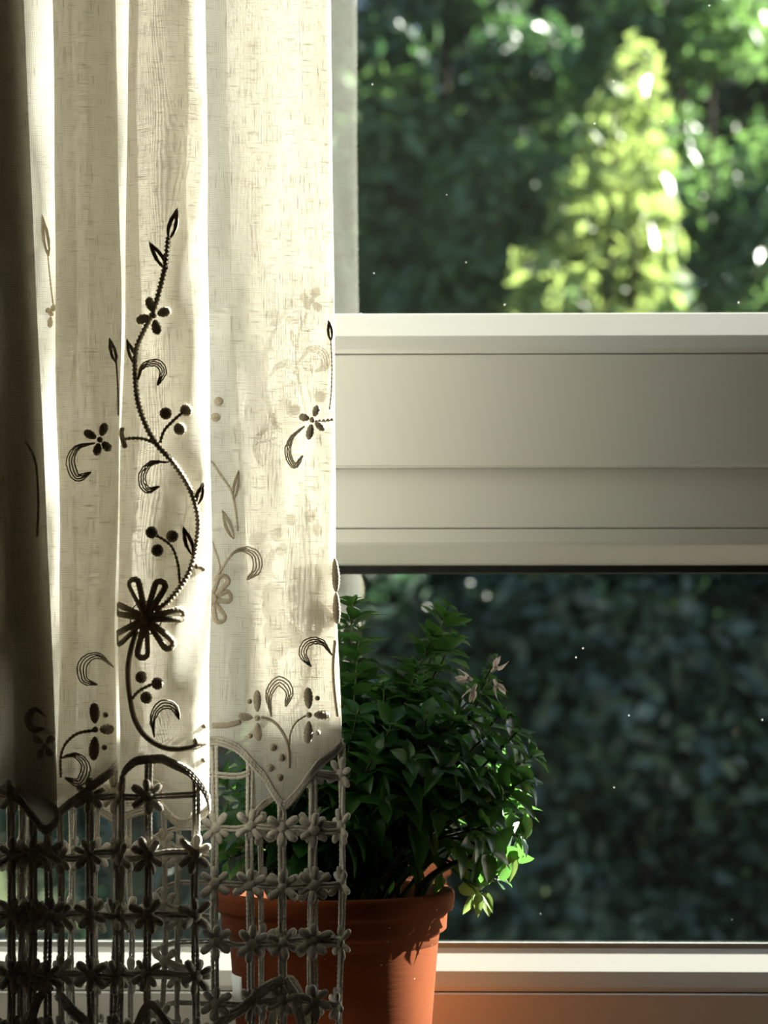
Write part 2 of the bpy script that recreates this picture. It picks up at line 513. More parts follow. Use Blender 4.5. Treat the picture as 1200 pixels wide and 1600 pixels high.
def herm_rows(py):
    """weights (len(py), 5) of a smooth interpolation over ROWS"""
    py = np.clip(np.asarray(py, float), ROWS[0], ROWS[-1])
    n = len(ROWS)
    Wt = np.zeros(py.shape + (n,))
    I = np.eye(n)
    D = np.gradient(I, ROWS, axis=0)
    i = np.clip(np.searchsorted(ROWS, py, side='right') - 1, 0, n - 2)
    h = ROWS[i + 1] - ROWS[i]
    t = (py - ROWS[i]) / h
    h00, h10, h01, h11 = 2 * t**3 - 3 * t**2 + 1, t**3 - 2 * t**2 + t, -2 * t**3 + 3 * t**2, t**3 - t**2
    return h00[..., None] * I[i] + (h10 * h)[..., None] * D[i] + h01[..., None] * I[i + 1] + (h11 * h)[..., None] * D[i + 1]

def surf(s, py):
    """photo x and depth y of the cloth at path parameter s and photo row py (arrays)"""
    s, py = np.broadcast_arrays(np.asarray(s, float), np.asarray(py, float))
    w = herm_rows(py)
    i = np.clip(np.floor(s).astype(int), 0, NS - 1)
    t = s - i
    ii = [np.clip(i + k, 0, NS) for k in (-1, 0, 1, 2)]
    X = [np.sum(w * CX[k], -1) for k in ii]
    Y = [CY[k] for k in ii]
    # end tangents mirrored
    def cr(a, b, c, d):
        return 0.5 * (2 * b + (c - a) * t + (2 * a - 5 * b + 4 * c - d) * t**2 + (3 * b - a - 3 * c + d) * t**3)
    x, y = cr(*X), cr(*Y)
    amp = np.clip((py + 300) / 900, 0.2, 1.3) * np.where((s > 4) & (s < 12.5), 0.3, np.where(s > 24.5, 0.45, 1.0))
    y = y + amp * (0.0016 * np.sin(s * 2.3 + py * 0.006) + 0.0011 * np.sin(s * 4.1 - py * 0.011 + 1.0) + 0.0007 * np.sin(s * 7.7 + py * 0.023))
    x = x + amp * (1.6 * np.sin(py * 0.008 + s * 1.7) + 0.9 * np.sin(py * 0.019 + s * 2.9))
    return x, y

LAY = {'D': (3, 5), 'C': (12, 14), 'B': (15, 17), 'G': (18, 20), 'A': (21, 23), 'E': (24, 28), 'K': (28, 31)}

def s_at(layer, x, py):
    a, b = LAY[layer]
    ss = np.linspace(a, b, 120)
    xs, _ = surf(ss, py)
    if xs[-1] < xs[0]: ss, xs = ss[::-1], xs[::-1]
    xs = np.maximum.accumulate(xs)
    return float(np.interp(x, xs + np.arange(len(xs)) * 1e-6, ss))

def on(layer, pts, off=0.0008):
    """photo points -> world points lying on that layer of the cloth"""
    out = []
    for x, y in pts:
        s = s_at(layer, x, y)
        xx, yy = surf(s, y)
        out.append(W(float(xx), y, float(yy) - off))
    return np.array(out)

def at_s(s, py, off=0.0):
    xx, yy = surf(s, py)
    return W(xx, py, yy - off)

# lower cloth edge: scallops
EK = [(0, 1230), (1, 1290), (2, 1200), (3, 1280), (4, 1225), (4.55, 1300), (5, 1272), (6, 1190), (7, 1280), (8, 1200), (9, 1290), (10, 1190), (11, 1270), (12, 1200), (13, 1262), (14, 1200),
      (15, 1286), (16, 1232), (17, 1189), (18, 1230), (19, 1280), (20, 1240), (21, 1256), (s_at('A', 193, 1205), 1207), (s_at('A', 213, 1187), 1188), (22, 1185),
      (s_at('A', 295, 1205), 1205), (23, 1262), (23.5, 1290), (24, 1225), (s_at('E', 332, 1155), 1155), (s_at('E', 370, 1170), 1168), (s_at('E', 412, 1210), 1210),
      (s_at('E', 443, 1258), 1262), (s_at('E', 465, 1240), 1238), (s_at('E', 500, 1190), 1190), (28, 1157), (29, 1188), (30, 1245), (31, 1275)]
EKs = np.array([e[0] for e in EK]); EKp = np.array([e[1] for e in EK], float)

def edge(s):
    s = np.asarray(s, float)
    v = np.interp(s, EKs, EKp)
    return 0.5 * v + 0.25 * (np.interp(s - 0.07, EKs, EKp) + np.interp(s + 0.07, EKs, EKp))

cur = tag(empty('curtain', W(150, 1720, -0.26)), 'sheer cream linen curtain with dark embroidered vines and open lace border', 'curtain')
ss = np.linspace(0, NS, NS * 14 + 1)
tt = np.concatenate([np.linspace(-2250, 0, 16)[:-1], ])
nr = 80
S2, T2 = np.meshgrid(ss, np.linspace(0, 1, nr))
PY = T2 * edge(S2)
S2 = np.vstack([np.tile(ss, (len(tt), 1)), S2])
PY = np.vstack([np.tile(tt[:, None], (1, len(ss))), PY])
xx, yy = surf(S2, PY)
V = W(xx, PY, yy)
nrow, ncol = S2.shape
idx = np.arange(nrow * ncol).reshape(nrow, ncol)
quads = np.stack([idx[:-1, :-1], idx[:-1, 1:], idx[1:, 1:], idx[1:, :-1]], -1).reshape(-1, 4)
me = fast_mesh('linen_panel', V.reshape(-1, 3), quads, M['linen'])
mid = at_s(ss, 600)
ulen = np.concatenate([[0], np.cumsum(np.linalg.norm(np.diff(mid, axis=0), axis=1))])
U = np.tile(ulen, (nrow, 1)).ravel()
Vz = V[..., 2].ravel()
uvl = me.uv_layers.new(name='UVMap')
li = quads.ravel()
uvl.data.foreach_set('uv', np.stack([U[li], Vz[li]], 1).astype(np.float32).ravel())
link('linen_panel', me, cur)

# turned hem along the free edge
hem_py = np.linspace(-2250, edge(31.0), 160)
vf = tube(at_s(np.full_like(hem_py, 30.985), hem_py), 0.0012, 0.0006, 6)
link('side_hem', mesh('side_hem', *vf, M['thread']), cur)

# ---- embroidery
MM = 0.000368          # metres per photo pixel on the curtain

def stitch(name, layer, pts, w=4.2, bead=True, mat='thread', parent=None, off=0.0008):
    p2 = spline(pts, 1.6)
    P = on(layer, p2, off)
    n = len(P)
    r = np.full(n, w * MM / 2)
    if bead:
        r = r * (1.0 + 0.28 * np.sin(np.arange(n) * 1.6 * 2 * math.pi / 6.5))
    r[0] *= .6; r[-1] *= .6
    vf = tube(P, r, r * 0.8, 6)
    return link(name, mesh(name, *vf, M[mat]), parent or cur)

def threads(name, layer, lines, w=1.5, parent=None, step=3.0):
    vs = []
    for ln in lines:
        P = on(layer, ln, 0.0009)
        vs.append(tube(P, w * MM / 2, None, 4))
    v, f = join(vs)
    return link(name, mesh(name, v, f, M['thread']), parent or cur)

def crescent(layer, pts, width, lines=4):
    p = spline(pts, 3.0)
    n = len(p)
    T = np.gradient(p, axis=0); T /= np.linalg.norm(T, axis=1)[:, None] + 1e-9
    Nn = np.stack([-T[:, 1], T[:, 0]], 1)
    t = np.linspace(0, 1, n)
    prof = np.sin(math.pi * np.clip(t, 0, 1) ** 1.4) ** 0.8
    out = []
    for k in range(lines):
        f = (k / (lines - 1) - 0.5) * width
        wob = rng.normal(0, 0.35, n)
        out.append(p + Nn * (prof * f + wob)[:, None])
    return threads('crescent_stitch', layer, out, 2.5)

def leaf_loop(layer, base, tip, width):
    b, t = np.array(base, float), np.array(tip, float)
    d = t - b; L = np.linalg.norm(d); d /= L
    nrm = np.array([-d[1], d[0]])
    out = []
    for k in range(4):
        u = np.linspace(0, 1, 14)
        sc_ = 1.0 - 0.2 * k
        side = np.sin(math.pi * u ** 0.8) * width / 2 * sc_
        le = 1.0 - 0.07 * k
        a = b + d * (u * L * le)[:, None] + nrm * (side + rng.normal(0, .3, 14))[:, None]
        c = b + d * (u * L * le)[:, None] - nrm * (side + rng.normal(0, .3, 14))[:, None]
        out.append(np.vstack([a, c[::-1][1:]]))
    return threads('leaf_stitch', layer, out, 2.1)

def satin(name, layer, a, b, width, parent):
    """raised satin-stitch lobe from a to b"""
    a, b = np.array(a, float), np.array(b, float)
    L = np.linalg.norm(b - a)
    n = max(9, int(L / 1.6))
    u = np.linspace(0, 1, n)
    P = on(layer, a + (b - a) * u[:, None], 0.0012)
    prof = np.sqrt(np.clip(1 - (2 * u - 1) ** 2, 0.02, 1)) * (0.82 + 0.25 * u)
    prof *= 1 + 0.10 * np.sin(np.arange(n) * 1.9)
    r = prof * width * MM / 2
    vf = tube(P, r, np.minimum(r * 0.5, 0.0012), 8)
    return link(name, mesh(name, *vf, M['thread']), parent)

def flower_small(layer, c, tips, width=14):
    P = on(layer, [c], 0.0014)[0]
    ctr = link('embroidered_flower', mesh('flower_knot', *ball(P, (0.0018, 0.001, 0.0018), 8, 6), M['thread']), cur)
    for t in tips:
        c2 = np.array(c) + 0.22 * (np.array(t) - np.array(c))
        satin('petal', layer, c2, t, width, ctr)
    return ctr

def ball(c, r, nu=8, nv=6, fuzz=0.0):
    V, Fc = [], []
    for j in range(nv + 1):
        th = math.pi * j / nv
        for i in range(nu):
            ph = 2 * math.pi * i / nu
            k = 1 + (fuzz * (1 if (i + j) % 2 else -1))
            V.append((c[0] + r[0] * k * math.sin(th) * math.cos(ph), c[1] + r[1] * k * math.cos(th), c[2] + r[2] * k * math.sin(th) * math.sin(ph)))
    for j in range(nv):
        for i in range(nu):
            Fc.append((j * nu + i, j * nu + (i + 1) % nu, (j + 1) * nu + (i + 1) % nu, (j + 1) * nu + i))
    return V, Fc

def berry(layer, c, r=9.5):
    P = on(layer, [c], 0.0010)[0]
    k = r * MM
    return link('embroidered_berry', mesh('embroidered_berry', *ball(P, (k, 0.0013, k), 22, 5, 0.07), M['thread']), cur)

def flower_big(layer, c, tips, w=9.8):
    P = on(layer, [c], 0.0016)[0]
    ctr = link('embroidered_flower', mesh('flower_heart', *ball(P, (0.0034, 0.0016, 0.0034), 10, 6), M['thread']), cur)
    c = np.array(c, float)
    for t in tips:
        t = np.array(t, float)
        d = t - c; L = np.linalg.norm(d); d /= L
        nr_ = np.array([-d[1], d[0]])
        u = np.concatenate([np.linspace(0.08, 0.86, 12)])
        h = 1.8 + 6.0 * np.clip((u - 0.1) / 0.7, 0, 1) ** 1.1
        a = c + d * (u * L)[:, None] + nr_ * h[:, None]
        b_ = c + d * (u * L)[:, None] - nr_ * h[:, None]
        ang = np.linspace(0, math.pi, 9)[1:-1]
        hm = h[-1]
        capc = c + d * (0.86 * L)
        cap = capc + nr_ * (hm * np.cos(ang))[:, None] + d * (hm * 0.85 * np.sin(ang))[:, None]
        loop = spline(np.vstack([a, cap, b_[::-1]]), 2.0)
        PP = on(layer, loop, 0.0012)
        r = np.full(len(PP), w * MM / 2) * (1 + 0.10 * np.sin(np.arange(len(PP)) * 2.2))
        link('petal', mesh('petal', *tube(PP, r, r * 0.45, 8), M['thread']), ctr)
    # bridging threads
    tp = np.array(tips, float)
    ring = [c + 0.42 * (tp[i] - c) * (1.0 if k == 0 else 1.12) for i in range(len(tp)) for k in (0, 1)]
    ring.append(ring[0])
    Pr = on(layer, spline(np.array(ring), 2.5), 0.0008)
    link('bridge_thread', mesh('bridge_thread', *tube(Pr, 0.0004, None, 4), M['thread']), ctr)
    return ctr

# front pleat
stitch('vine_stitch', 'A', [(263, 370), (259, 410), (250, 450), (239, 488), (225, 517), (213, 545), (211, 580), (215, 625), (228, 665), (247, 697), (270, 722), (292, 755),
                            (305, 787), (310, 820), (305, 860), (297, 890), (283, 915), (262, 940), (242, 955)], 8.0)
stitch('vine_stitch', 'A', [(214, 985), (206, 1010), (200, 1045), (203, 1090), (213, 1130), (235, 1157), (265, 1170), (300, 1168), (321, 1158)], 8.5, bead=False)
stitch('vine_stitch', 'A', [(247, 695), (225, 686), (203, 685), (190, 688)], 5.0)
stitch('vine_stitch', 'A', [(250, 692), (256, 674), (268, 660), (286, 644)], 5.0)
stitch('vine_stitch', 'A', [(281, 912), (278, 882), (270, 857), (258, 845), (243, 836)], 4.5)
stitch('vine_stitch', 'A', [(206, 1092), (217, 1080), (239, 1068)], 5.0)
for c in ((259, 646), (291, 641), (281, 670), (237, 832), (269, 838), (246, 860), (221, 1058), (246, 1068), (229, 1090)):
    berry('A', c)
flower_small('A', (240, 493), [(232, 464), (267, 484), (213, 502), (247, 523)], 16)
for a, b, w in (((264, 373), (277, 325), 15), ((261, 421), (233, 378), 14), ((212, 571), (198, 530), 11), ((308, 789), (318, 753), 12), ((301, 867), (286, 822), 13)):
    leaf_loop('A', a, b, w)
crescent('A', [(215, 594), (224, 572), (244, 567), (255, 580), (246, 602)], 11)
crescent('A', [(263, 722), (236, 724), (222, 745), (230, 766), (249, 760)], 11)
crescent('A', [(241, 1152), (239, 1122), (252, 1102), (271, 1104), (281, 1124)], 13)
flower_big('A', (228, 966), [(206, 903), (254, 907), (290, 959), (269, 1013), (222, 1030), (177, 1004), (169, 947)])
stitch('small_satin_leaf', 'A', [(303, 1160), (312, 1159), (322, 1158)], 14, bead=False)
berry('A', (319, 1135), 4); berry('A', (318, 1188), 4)
stitch('small_satin_leaf', 'A', [(192, 668), (191, 680), (196, 700)], 9, bead=False)
stitch('small_satin_leaf', 'A', [(304, 885), (312, 884), (320, 890)], 10, bead=False)
# second pleat
flower_small('B', (156, 687), [(131, 674), (165, 661), (150, 712), (173, 704)], 14)
crescent('B', [(148, 692), (120, 700), (110, 722), (120, 746), (142, 738)], 13)
crescent('B', [(178, 1042), (152, 1024), (130, 1036), (131, 1062), (152, 1070)], 14)
leaf_loop('B', (181, 566), (171, 528), 10)
stitch('vine_stitch', 'B', [(181, 560), (184, 600), (185, 650)], 3.0)
flower_small('B', (149, 1140), [(147, 1098), (179, 1139), (146, 1188)], 17)
berry('B', (165, 1117), 4.5); berry('B', (163, 1168), 4.5)
stitch('vine_stitch', 'B', [(147, 1141), (122, 1146), (104, 1160), (95, 1182), (95, 1215)], 5)
crescent('B', [(96, 1184), (118, 1180), (134, 1198), (124, 1222), (102, 1216)], 14)
# dark left pleat and the strip beside it
stitch('vine_stitch', 'D', [(40, 690), (55, 720), (60, 780), (58, 840)], 4)
crescent('D', [(72, 1120), (55, 1108), (44, 1122), (52, 1140), (70, 1138)], 10)
flower_small('D', (70, 1165), [(52, 1150), (84, 1150), (60, 1185), (82, 1182)], 12)
leaf_loop('C', (76, 400), (66, 335), 11)
stitch('vine_stitch', 'C', [(74, 390), (79, 440), (84, 480)], 3)
flower_small('C', (80, 490), [(72, 482), (86, 476), (78, 512)], 10)
# strip between the front pleat and the double fold
berry('E', (342, 627), 7); berry('E', (337, 652), 7)
stitch('vine_stitch', 'E', [(330, 720), (345, 742), (360, 765), (367, 790), (372, 830)], 3.5)
leaf_loop('E', (365, 780), (373, 735), 10)
leaf_loop('E', (365, 842), (347, 797), 12)
stitch('vine_stitch', 'E', [(331, 845), (340, 872), (343, 890), (334, 908)], 3)
stitch('vine_stitch', 'E', [(335, 908), (352, 880), (366, 862)], 4)
crescent('E', [(362, 866), (378, 858), (398, 866), (402, 888), (386, 906)], 14)
flower_big('E', (330, 935), [(352, 902), (358, 932), (346, 970)], 8)
stitch('satin_band', 'E', [(331, 1134), (355, 1133), (376, 1128)], 9, bead=False)
# double fold at the free side
leaf_loop('E', (517, 532), (514, 500), 9)
stitch('vine_stitch', 'E', [(517, 530), (519, 570), (518, 610), (515, 640)], 3)
flower_small('E', (488, 656), [(498, 633), (467, 650), (508, 672), (482, 687)], 13)
stitch('vine_stitch', 'E', [(492, 658), (507, 657), (521, 655)], 5)
crescent('E', [(476, 666), (456, 684), (450, 708), (460, 728), (473, 712)], 9)
crescent('E', [(519, 1024), (502, 1003), (481, 1004), (473, 1022), (486, 1042)], 12)
stitch('vine_stitch', 'E', [(524, 1000), (521, 1040), (523, 1080), (528, 1120)], 6, bead=False)
flower_small('E', (483, 1117), [(481, 1074), (516, 1117), (481, 1162)], 15)
berry('E', (496, 1091), 4); berry('E', (497, 1145), 4)
stitch('vine_stitch', 'E', [(478, 1118), (463, 1128), (454, 1145), (451, 1168)], 3)
flower_small('E', (402, 1122), [(371, 1119), (402, 1078), (404, 1158)], 13)
berry('E', (390, 1096), 4); berry('E', (391, 1150), 4)
stitch('vine_stitch', 'E', [(408, 1120), (428, 1128), (444, 1148), (451, 1172), (452, 1200)], 5, bead=False)
crescent('E', [(424, 1120), (420, 1085), (436, 1064), (452, 1080), (446, 1104)], 14)
for c in ((427, 1168), (440, 1184), (422, 1200), (437, 1215)):
    berry('E', c, 6)
for (a, b) in (((523, 872), (526, 925)), ((527, 925), (529, 975))):
    satin('edge_petal', 'E', a, b, 13, cur)
# back layer of the double fold
flower_small('K', (487, 470), [(497, 449), (468, 462), (476, 482), (502, 486)], 15)
stitch('vine_stitch', 'K', [(480, 488), (466, 525), (463, 565), (469, 605), (478, 645)], 4.5)
leaf_loop('K', (464, 545), (453, 512), 9)
crescent('K', [(466, 566), (485, 545), (505, 552), (508, 572), (492, 580)], 12)
berry('K', (447, 630)); berry('K', (500, 620)); berry('K', (462, 640))
crescent('K', [(430, 665), (406, 680), (401, 705), (412, 730)], 9)
stitch('vine_stitch', 'K', [(431, 663), (455, 661), (478, 660)], 4)
flower_small('K', (430, 662), [(426, 645), (440, 676), (422, 672)], 10)
berry('K', (455, 812)); berry('K', (484, 806)); berry('K', (495, 828))
flower_big('K', (492, 938), [(467, 890), (490, 886), (455, 925), (462, 965), (489, 992), (515, 975)], 12)
crescent('K', [(440, 855), (424, 866), (419, 890), (432, 905)], 10)
stitch('vine_stitch', 'K', [(485, 985), (484, 1040), (470, 1090), (450, 1120)], 6)

# ---- scalloped border cord
def border(sa, sb, w, dpy=0.0):
    s = np.linspace(sa, sb, max(10, int((sb - sa) * 46)))
    py = edge(s) + dpy
    parts = []
    P = at_s(s, py, 0.001)
    L = np.concatenate([[0], np.cumsum(np.linalg.norm(np.diff(P, axis=0), axis=1))])
    n = max(8, int(L[-1] / 0.0007))
    si = np.interp(np.linspace(0, L[-1], n), L, s)
    for k, o in enumerate((-1, 0, 1)):
        P = at_s(si, edge(si) + dpy + o * w * 0.32, 0.001)
        r = w * 0.22 * MM * (1 + 0.14 * np.sin(np.arange(n) * 1.7 + k))
        parts.append(tube(P, r, r * 0.9, 5))
    v, f = join(parts)
    return link('scallop_cord', mesh('scallop_cord', v, f, M['cord']), cur)
for a, b in ((0, 4.0), (4.0, 6.0), (6.0, 8), (8, 10), (10, 12), (12, 15.0), (15.0, 18.0), (18.0, 20.9), (20.9, 23.5), (23.5, s_at('E', 332, 1155)), (s_at('E', 332, 1155), s_at('E', 443, 1258)), (s_at('E', 443, 1258), 28), (28, 31)):
    border(a, b, 15 if a not in (28,) else 12)

# ---- open lace: upright cords, cross cords, little six-petal flowers
sE = lambda x: s_at('E', x, 1400)
VS = [(0.4, 0), (1.2, 0), (2.0, 0), (2.7, 0), (3.5, 0), (s_at('D', 18, 1400), 1), (s_at('D', 52, 1400), 1), (s_at('D', 76, 1400), 1),
      (5.6, 0), (6.5, 0), (7.5, 0), (8.6, 0), (9.6, 0), (10.6, 0), (11.5, 0), (12.4, 0), (13.2, 0), (14.2, 0), (s_at('B', 96, 1400), 1), (s_at('B', 140, 1400), 1), (17.0, 1), (18.0, 0), (19.2, 0), (20.2, 0),
      (s_at('A', 190, 1400), 1), (s_at('A', 232, 1400), 1), (s_at('A', 304, 1400), 1), (23.7, 0), (s_at('E', 335, 1400), 1),
      (sE(391), 1), (sE(441), 1), (sE(490), 1), (28.05, 1), (28.9, 0), (29.7, 0), (30.6, 0)]
NOFLOWER = (s_at('A', 190, 1400), s_at('A', 304, 1400), s_at('E', 335, 1400), sE(391))
ROWL = np.array([1242, 1336, 1431, 1523, 1614, 1700.0])
ROWR = np.array([1207, 1293, 1383, 1472, 1566, 1655.0])
def row_py(r, s):
    k = np.clip((np.asarray(s, float) - 23.2) / 1.2, 0, 1)
    return ROWL[r] + (ROWR[r] - ROWL[r]) * k + 3.0 * np.sin(np.asarray(s) * 2.1 + r * 1.3)

def cord_mesh(fun, n, w, twin=0.30):
    """fun(t array, sideways offset in px) -> points"""
    parts = []
    t = np.linspace(0, 1, n)
    for k, o in enumerate((-1, 1)):
        P = fun(t, o * w * twin)
        r = w * 0.30 * MM * (1 + 0.13 * np.sin(np.arange(n) * 1.75 + k * 1.5))
        parts.append(tube(P, r, r, 5))
    return join(parts)

def surf_frame(s, py):
    p = at_s(s, py)
    du = at_s(s + 0.04, py) - at_s(s - 0.04, py)
    du /= np.linalg.norm(du)
    n = np.cross(du, np.array([0, 0, 1.0])); n /= np.linalg.norm(n)
    return p, du, n

# petal mesh, length 1 along +X, shared
u = np.linspace(0, 1, 8)
prof = np.sqrt(np.clip(1 - (2 * u - 1.05) ** 2 / 1.15, 0.03, 1)) * (0.65 + 0.4 * u)
v_, f_ = tube(np.stack([u, 0 * u, 0 * u], 1), prof * 0.30, prof * 0.20, 6, True, (0, 0, 1))
PETAL_ME = mesh('lace_petal', v_, f_, M['cord'])
KNOT_ME = mesh('lace_knot', *ball((0, 0, 0), (0.0032, 0.0032, 0.0019), 8, 6), M['cord'])
ANG = [38, 90, 142, 218, 270, 322]
pv, pf = [], []
for a in ANG:
    R_ = Matrix.Rotation(math.radians(a), 4, 'Z')
    pv.append(([tuple((R_ @ Matrix.Translation((0.0012, 0, 0)) @ Matrix.Scale(0.0078, 4)) @ Vector(q)) for q in v_], f_))
WHOLE_ME = mesh('lace_flower', *join(pv + [ball((0, 0, 0), (0.0032, 0.0032, 0.0019), 8, 6)]), M['cord'])

for iv, (s0, front) in enumerate(VS):
    top = float(edge(s0)) + 2
    sway = rng.uniform(-1, 1, 3)
    def vx(py, s0=s0, sway=sway):
        return s0 + 0.010 * sway[0] * np.sin(py * 0.035 + sway[1] * 3)
    L = (1712 - top)
    n = int(L / 2.1)
    def fun(t, o, top=top, vx=vx):
        py = top + (1712 - top) * t
        ds = 0.02
        s = vx(py)
        p, _ = surf(s, py)
        P = at_s(s, py, 0.0)
        # sideways along the cloth
        d = at_s(s + ds, py) - at_s(s - ds, py)
        d /= np.linalg.norm(d, axis=1)[:, None]
        return P + d * (o * MM)
    w = 11 if front else 8
    v, f = cord_mesh(fun, n, w)
    link('upright_cord', mesh('upright_cord', v, f, M['cord']), cur)
    for r in range(6):
        py = float(row_py(r, s0))
        if py < top + 8: continue
        if r == 0 and front and any(abs(s0 - q) < 1e-6 for q in NOFLOWER): continue
        P, du, nn = surf_frame(float(vx(py)), py)
        tw = rng.uniform(-14, 14)
        X = Vector(du); Z = Vector(-nn if nn[1] > 0 else nn); Yv = Z.cross(X)
        mw = Matrix(((X.x, Yv.x, Z.x, P[0]), (X.y, Yv.y, Z.y, P[1]), (X.z, Yv.z, Z.z, P[2]), (0, 0, 0, 1))) @ Matrix.Rotation(math.radians(tw), 4, 'Z')
        mw = mw @ Matrix.Translation((0, 0, 0.0012)) @ Matrix.Scale(rng.uniform(1.04, 1.22), 4)
        if front:
            k = link('lace_flower', KNOT_ME, cur, mw)
            for a in ANG:
                tilt = rng.uniform(-0.25, 0.35)
                pm = mw @ Matrix.Rotation(math.radians(a + rng.uniform(-7, 7)), 4, 'Z') @ Matrix.Rotation(-tilt, 4, 'Y') @ Matrix.Translation((0.0012, 0, 0)) @ Matrix.Scale(0.0078 * rng.uniform(.9, 1.08), 4)
                link('petal', PETAL_ME, k, pm)
        else:
            link('lace_flower', WHOLE_ME, cur, mw)

for i in range(len(VS) - 1):
    sa, sb = VS[i][0], VS[i + 1][0]
    for r in range(6):
        if row_py(r, (sa + sb) / 2) < edge((sa + sb) / 2) + 6: continue
        n = max(14, int(np.linalg.norm(np.diff(at_s(np.linspace(sa, sb, 30), 1400), axis=0), axis=1).sum() / 0.0009))
        sag = rng.uniform(-3, 5)
        def fun(t, o, sa=sa, sb=sb, r=r, sag=sag):
            s = sa + (sb - sa) * t
            return at_s(s, row_py(r, s) + sag * np.sin(math.pi * t) + o, 0.0004)
        v, f = cord_mesh(fun, n, 9 if VS[i][1] else 7)
        link('cross_cord', mesh('cross_cord', v, f, M['cord']), cur)

def thick(layer, pts, w):
    p2 = spline(pts, 1.9)
    parts = []
    T = np.gradient(p2, axis=0); T /= np.linalg.norm(T, axis=1)[:, None]
    Nn = np.stack([-T[:, 1], T[:, 0]], 1)
    for k, o in enumerate((-1, 0, 1)):
        P = on(layer, p2 + Nn * o * w * 0.30, 0.002)
        r = w * 0.22 * MM * (1 + 0.14 * np.sin(np.arange(len(P)) * 1.7 + k))
        parts.append(tube(P, r, r * 0.9, 5))
    link('scallop_cord', mesh('scallop_cord', *join(parts), M['cord']), cur)
thick('E', [(330, 1612), (352, 1592), (378, 1576), (400, 1556), (420, 1541), (444, 1530)], 17)
thick('E', [(444, 1530), (462, 1560), (470, 1600), (480, 1650)], 14)
thick('B', [(90, 1552), (112, 1578), (134, 1600), (150, 1640)], 17)
thick('A', [(200, 1650), (215, 1600), (235, 1570), (262, 1600), (290, 1650)], 13)
thick('K', [(420, 1640), (432, 1560), (450, 1530), (470, 1560), (490, 1640)], 15)
thick('D', [(20, 1640), (45, 1600), (60, 1560), (80, 1540)], 14)

# curtain rail on the ceiling side, beyond the picture
zt_c = float(W(150, -2250, -0.26)[2])
P = np.array([[WX0 - 0.1, -0.255, zt_c + 0.004], [WX1 + 0.1, -0.255, zt_c + 0.004]])
rod = link('curtain_rod', mesh('curtain_rod', *tube(spline(P, 0.2), 0.011, None, 12), M['pvc']))
tag(rod, 'white curtain rod above the window', 'rod')

# ------------------------------------------------------------------ the potted basil
C0 = W(522, 1388, POT_Y)
plant = tag(empty('potted_basil', (C0[0], POT_Y, Z_SILL)), 'bushy green basil plant in a terracotta pot behind the lace', 'potted plant')
def lathe(prof, c, n=72):
    V, Fc = [], []
    m = len(prof)
    for i in range(n):
        a = 2 * math.pi * i / n
        for r, z in prof:
            V.append((c[0] + r * math.cos(a), c[1] + r * math.sin(a), c[2] + z))
    for i in range(n):
        for j in range(m - 1):
            a, b = i * m + j, ((i + 1) % n) * m + j
            Fc.append((a, b, b + 1, a + 1))
    return V, Fc
pot_prof = [(0.0005, -0.137), (0.053, -0.137), (0.0555, -0.1345), (0.0640, -0.0285), (0.0647, -0.0265), (0.0675, -0.0250), (0.0688, -0.0235), (0.0693, -0.0150), (0.0700, -0.0135),
            (0.0722, -0.0125), (0.0732, -0.0108), (0.0736, -0.0040), (0.0733, -0.0015), (0.0722, -0.0002), (0.0705, 0.0), (0.0690, -0.0006), (0.0682, -0.0025),
            (0.0660, -0.018), (0.0625, -0.040), (0.0005, -0.041)]
pot = link('pot', mesh('pot', *lathe(pot_prof, C0), M['terra']), plant)
pot['label'] = 'terracotta pot with a stepped rim'
# soil with an uneven top
sv, sf = [], []
nr_, na_ = 7, 36
sv.append((C0[0], C0[1], C0[2] - 0.012))
for j in range(1, nr_ + 1):
    r = 0.0655 * j / nr_
    for i in range(na_):
        a = 2 * math.pi * i / na_
        sv.append((C0[0] + r * math.cos(a), C0[1] + r * math.sin(a), C0[2] - 0.013 + rng.uniform(-.002, .003) - 0.004 * (j / nr_)))
for i in range(na_):
    sf.append((0, 1 + i, 1 + (i + 1) % na_))
for j in range(nr_ - 1):
    for i in range(na_):
        a, b = 1 + j * na_ + i, 1 + j * na_ + (i + 1) % na_
        sf.append((a, a + na_, b + na_, b))
link('soil', mesh('soil', sv, sf, M['soil']), plant)
# paper sticker wrapped on the side of the pot
st = []
nA = 10
for zi in (-0.050, -0.068):
    for i in range(nA):
        a = math.radians(150 + 30 * i / (nA - 1))
        r = 0.0640 - (0.0640 - 0.0555) * (-zi - 0.0285) / 0.106 + 0.0005
        st.append((C0[0] + r * math.cos(a), C0[1] - r * math.sin(a), C0[2] + zi))
stf = [(i, i + 1, nA + i + 1, nA + i) for i in range(nA - 1)]
o = link('price_sticker', mesh('price_sticker', st, stf, M['sticker']), pot)
md = o.modifiers.new('thick', 'SOLIDIFY'); md.thickness = 0.0003

# leaf meshes: base at origin, blade along +Y, upper face +Z
def leaf_mesh(name, mat, wid, bend, fold):
    n = 7
    V, Fc = [], []
    for i in range(n):
        t = i / (n - 1)
        y = 0.10 + 0.90 * t
        hw = wid * (math.sin(math.pi * (0.06 + 0.94 * t) ** 0.72)) ** 0.9 if 0 < t < 1 else 0.004
        z = -bend * (t ** 2)
        for sgn in (-1, -0.55, 0, 0.55, 1):
            V.append((sgn * hw, y - 0.02 * abs(sgn), z + fold * abs(sgn) * hw + (0.012 * math.sin(t * 14) * abs(sgn) if abs(sgn) == 1 else 0)))
    for i in range(n - 1):
        for j in range(4):
            a = i * 5 + j
            Fc.append((a, a + 1, a + 6, a + 5))
    # petiole
    pv_, pf_ = tube(np.array([[0, 0, 0], [0, 0.05, 0.004], [0, 0.14, 0]]), 0.012, None, 4)
    n0 = len(V)
    V += [tuple(q) for q in pv_]
    Fc += [tuple(i + n0 for i in q) for q in pf_]
    return V, Fc
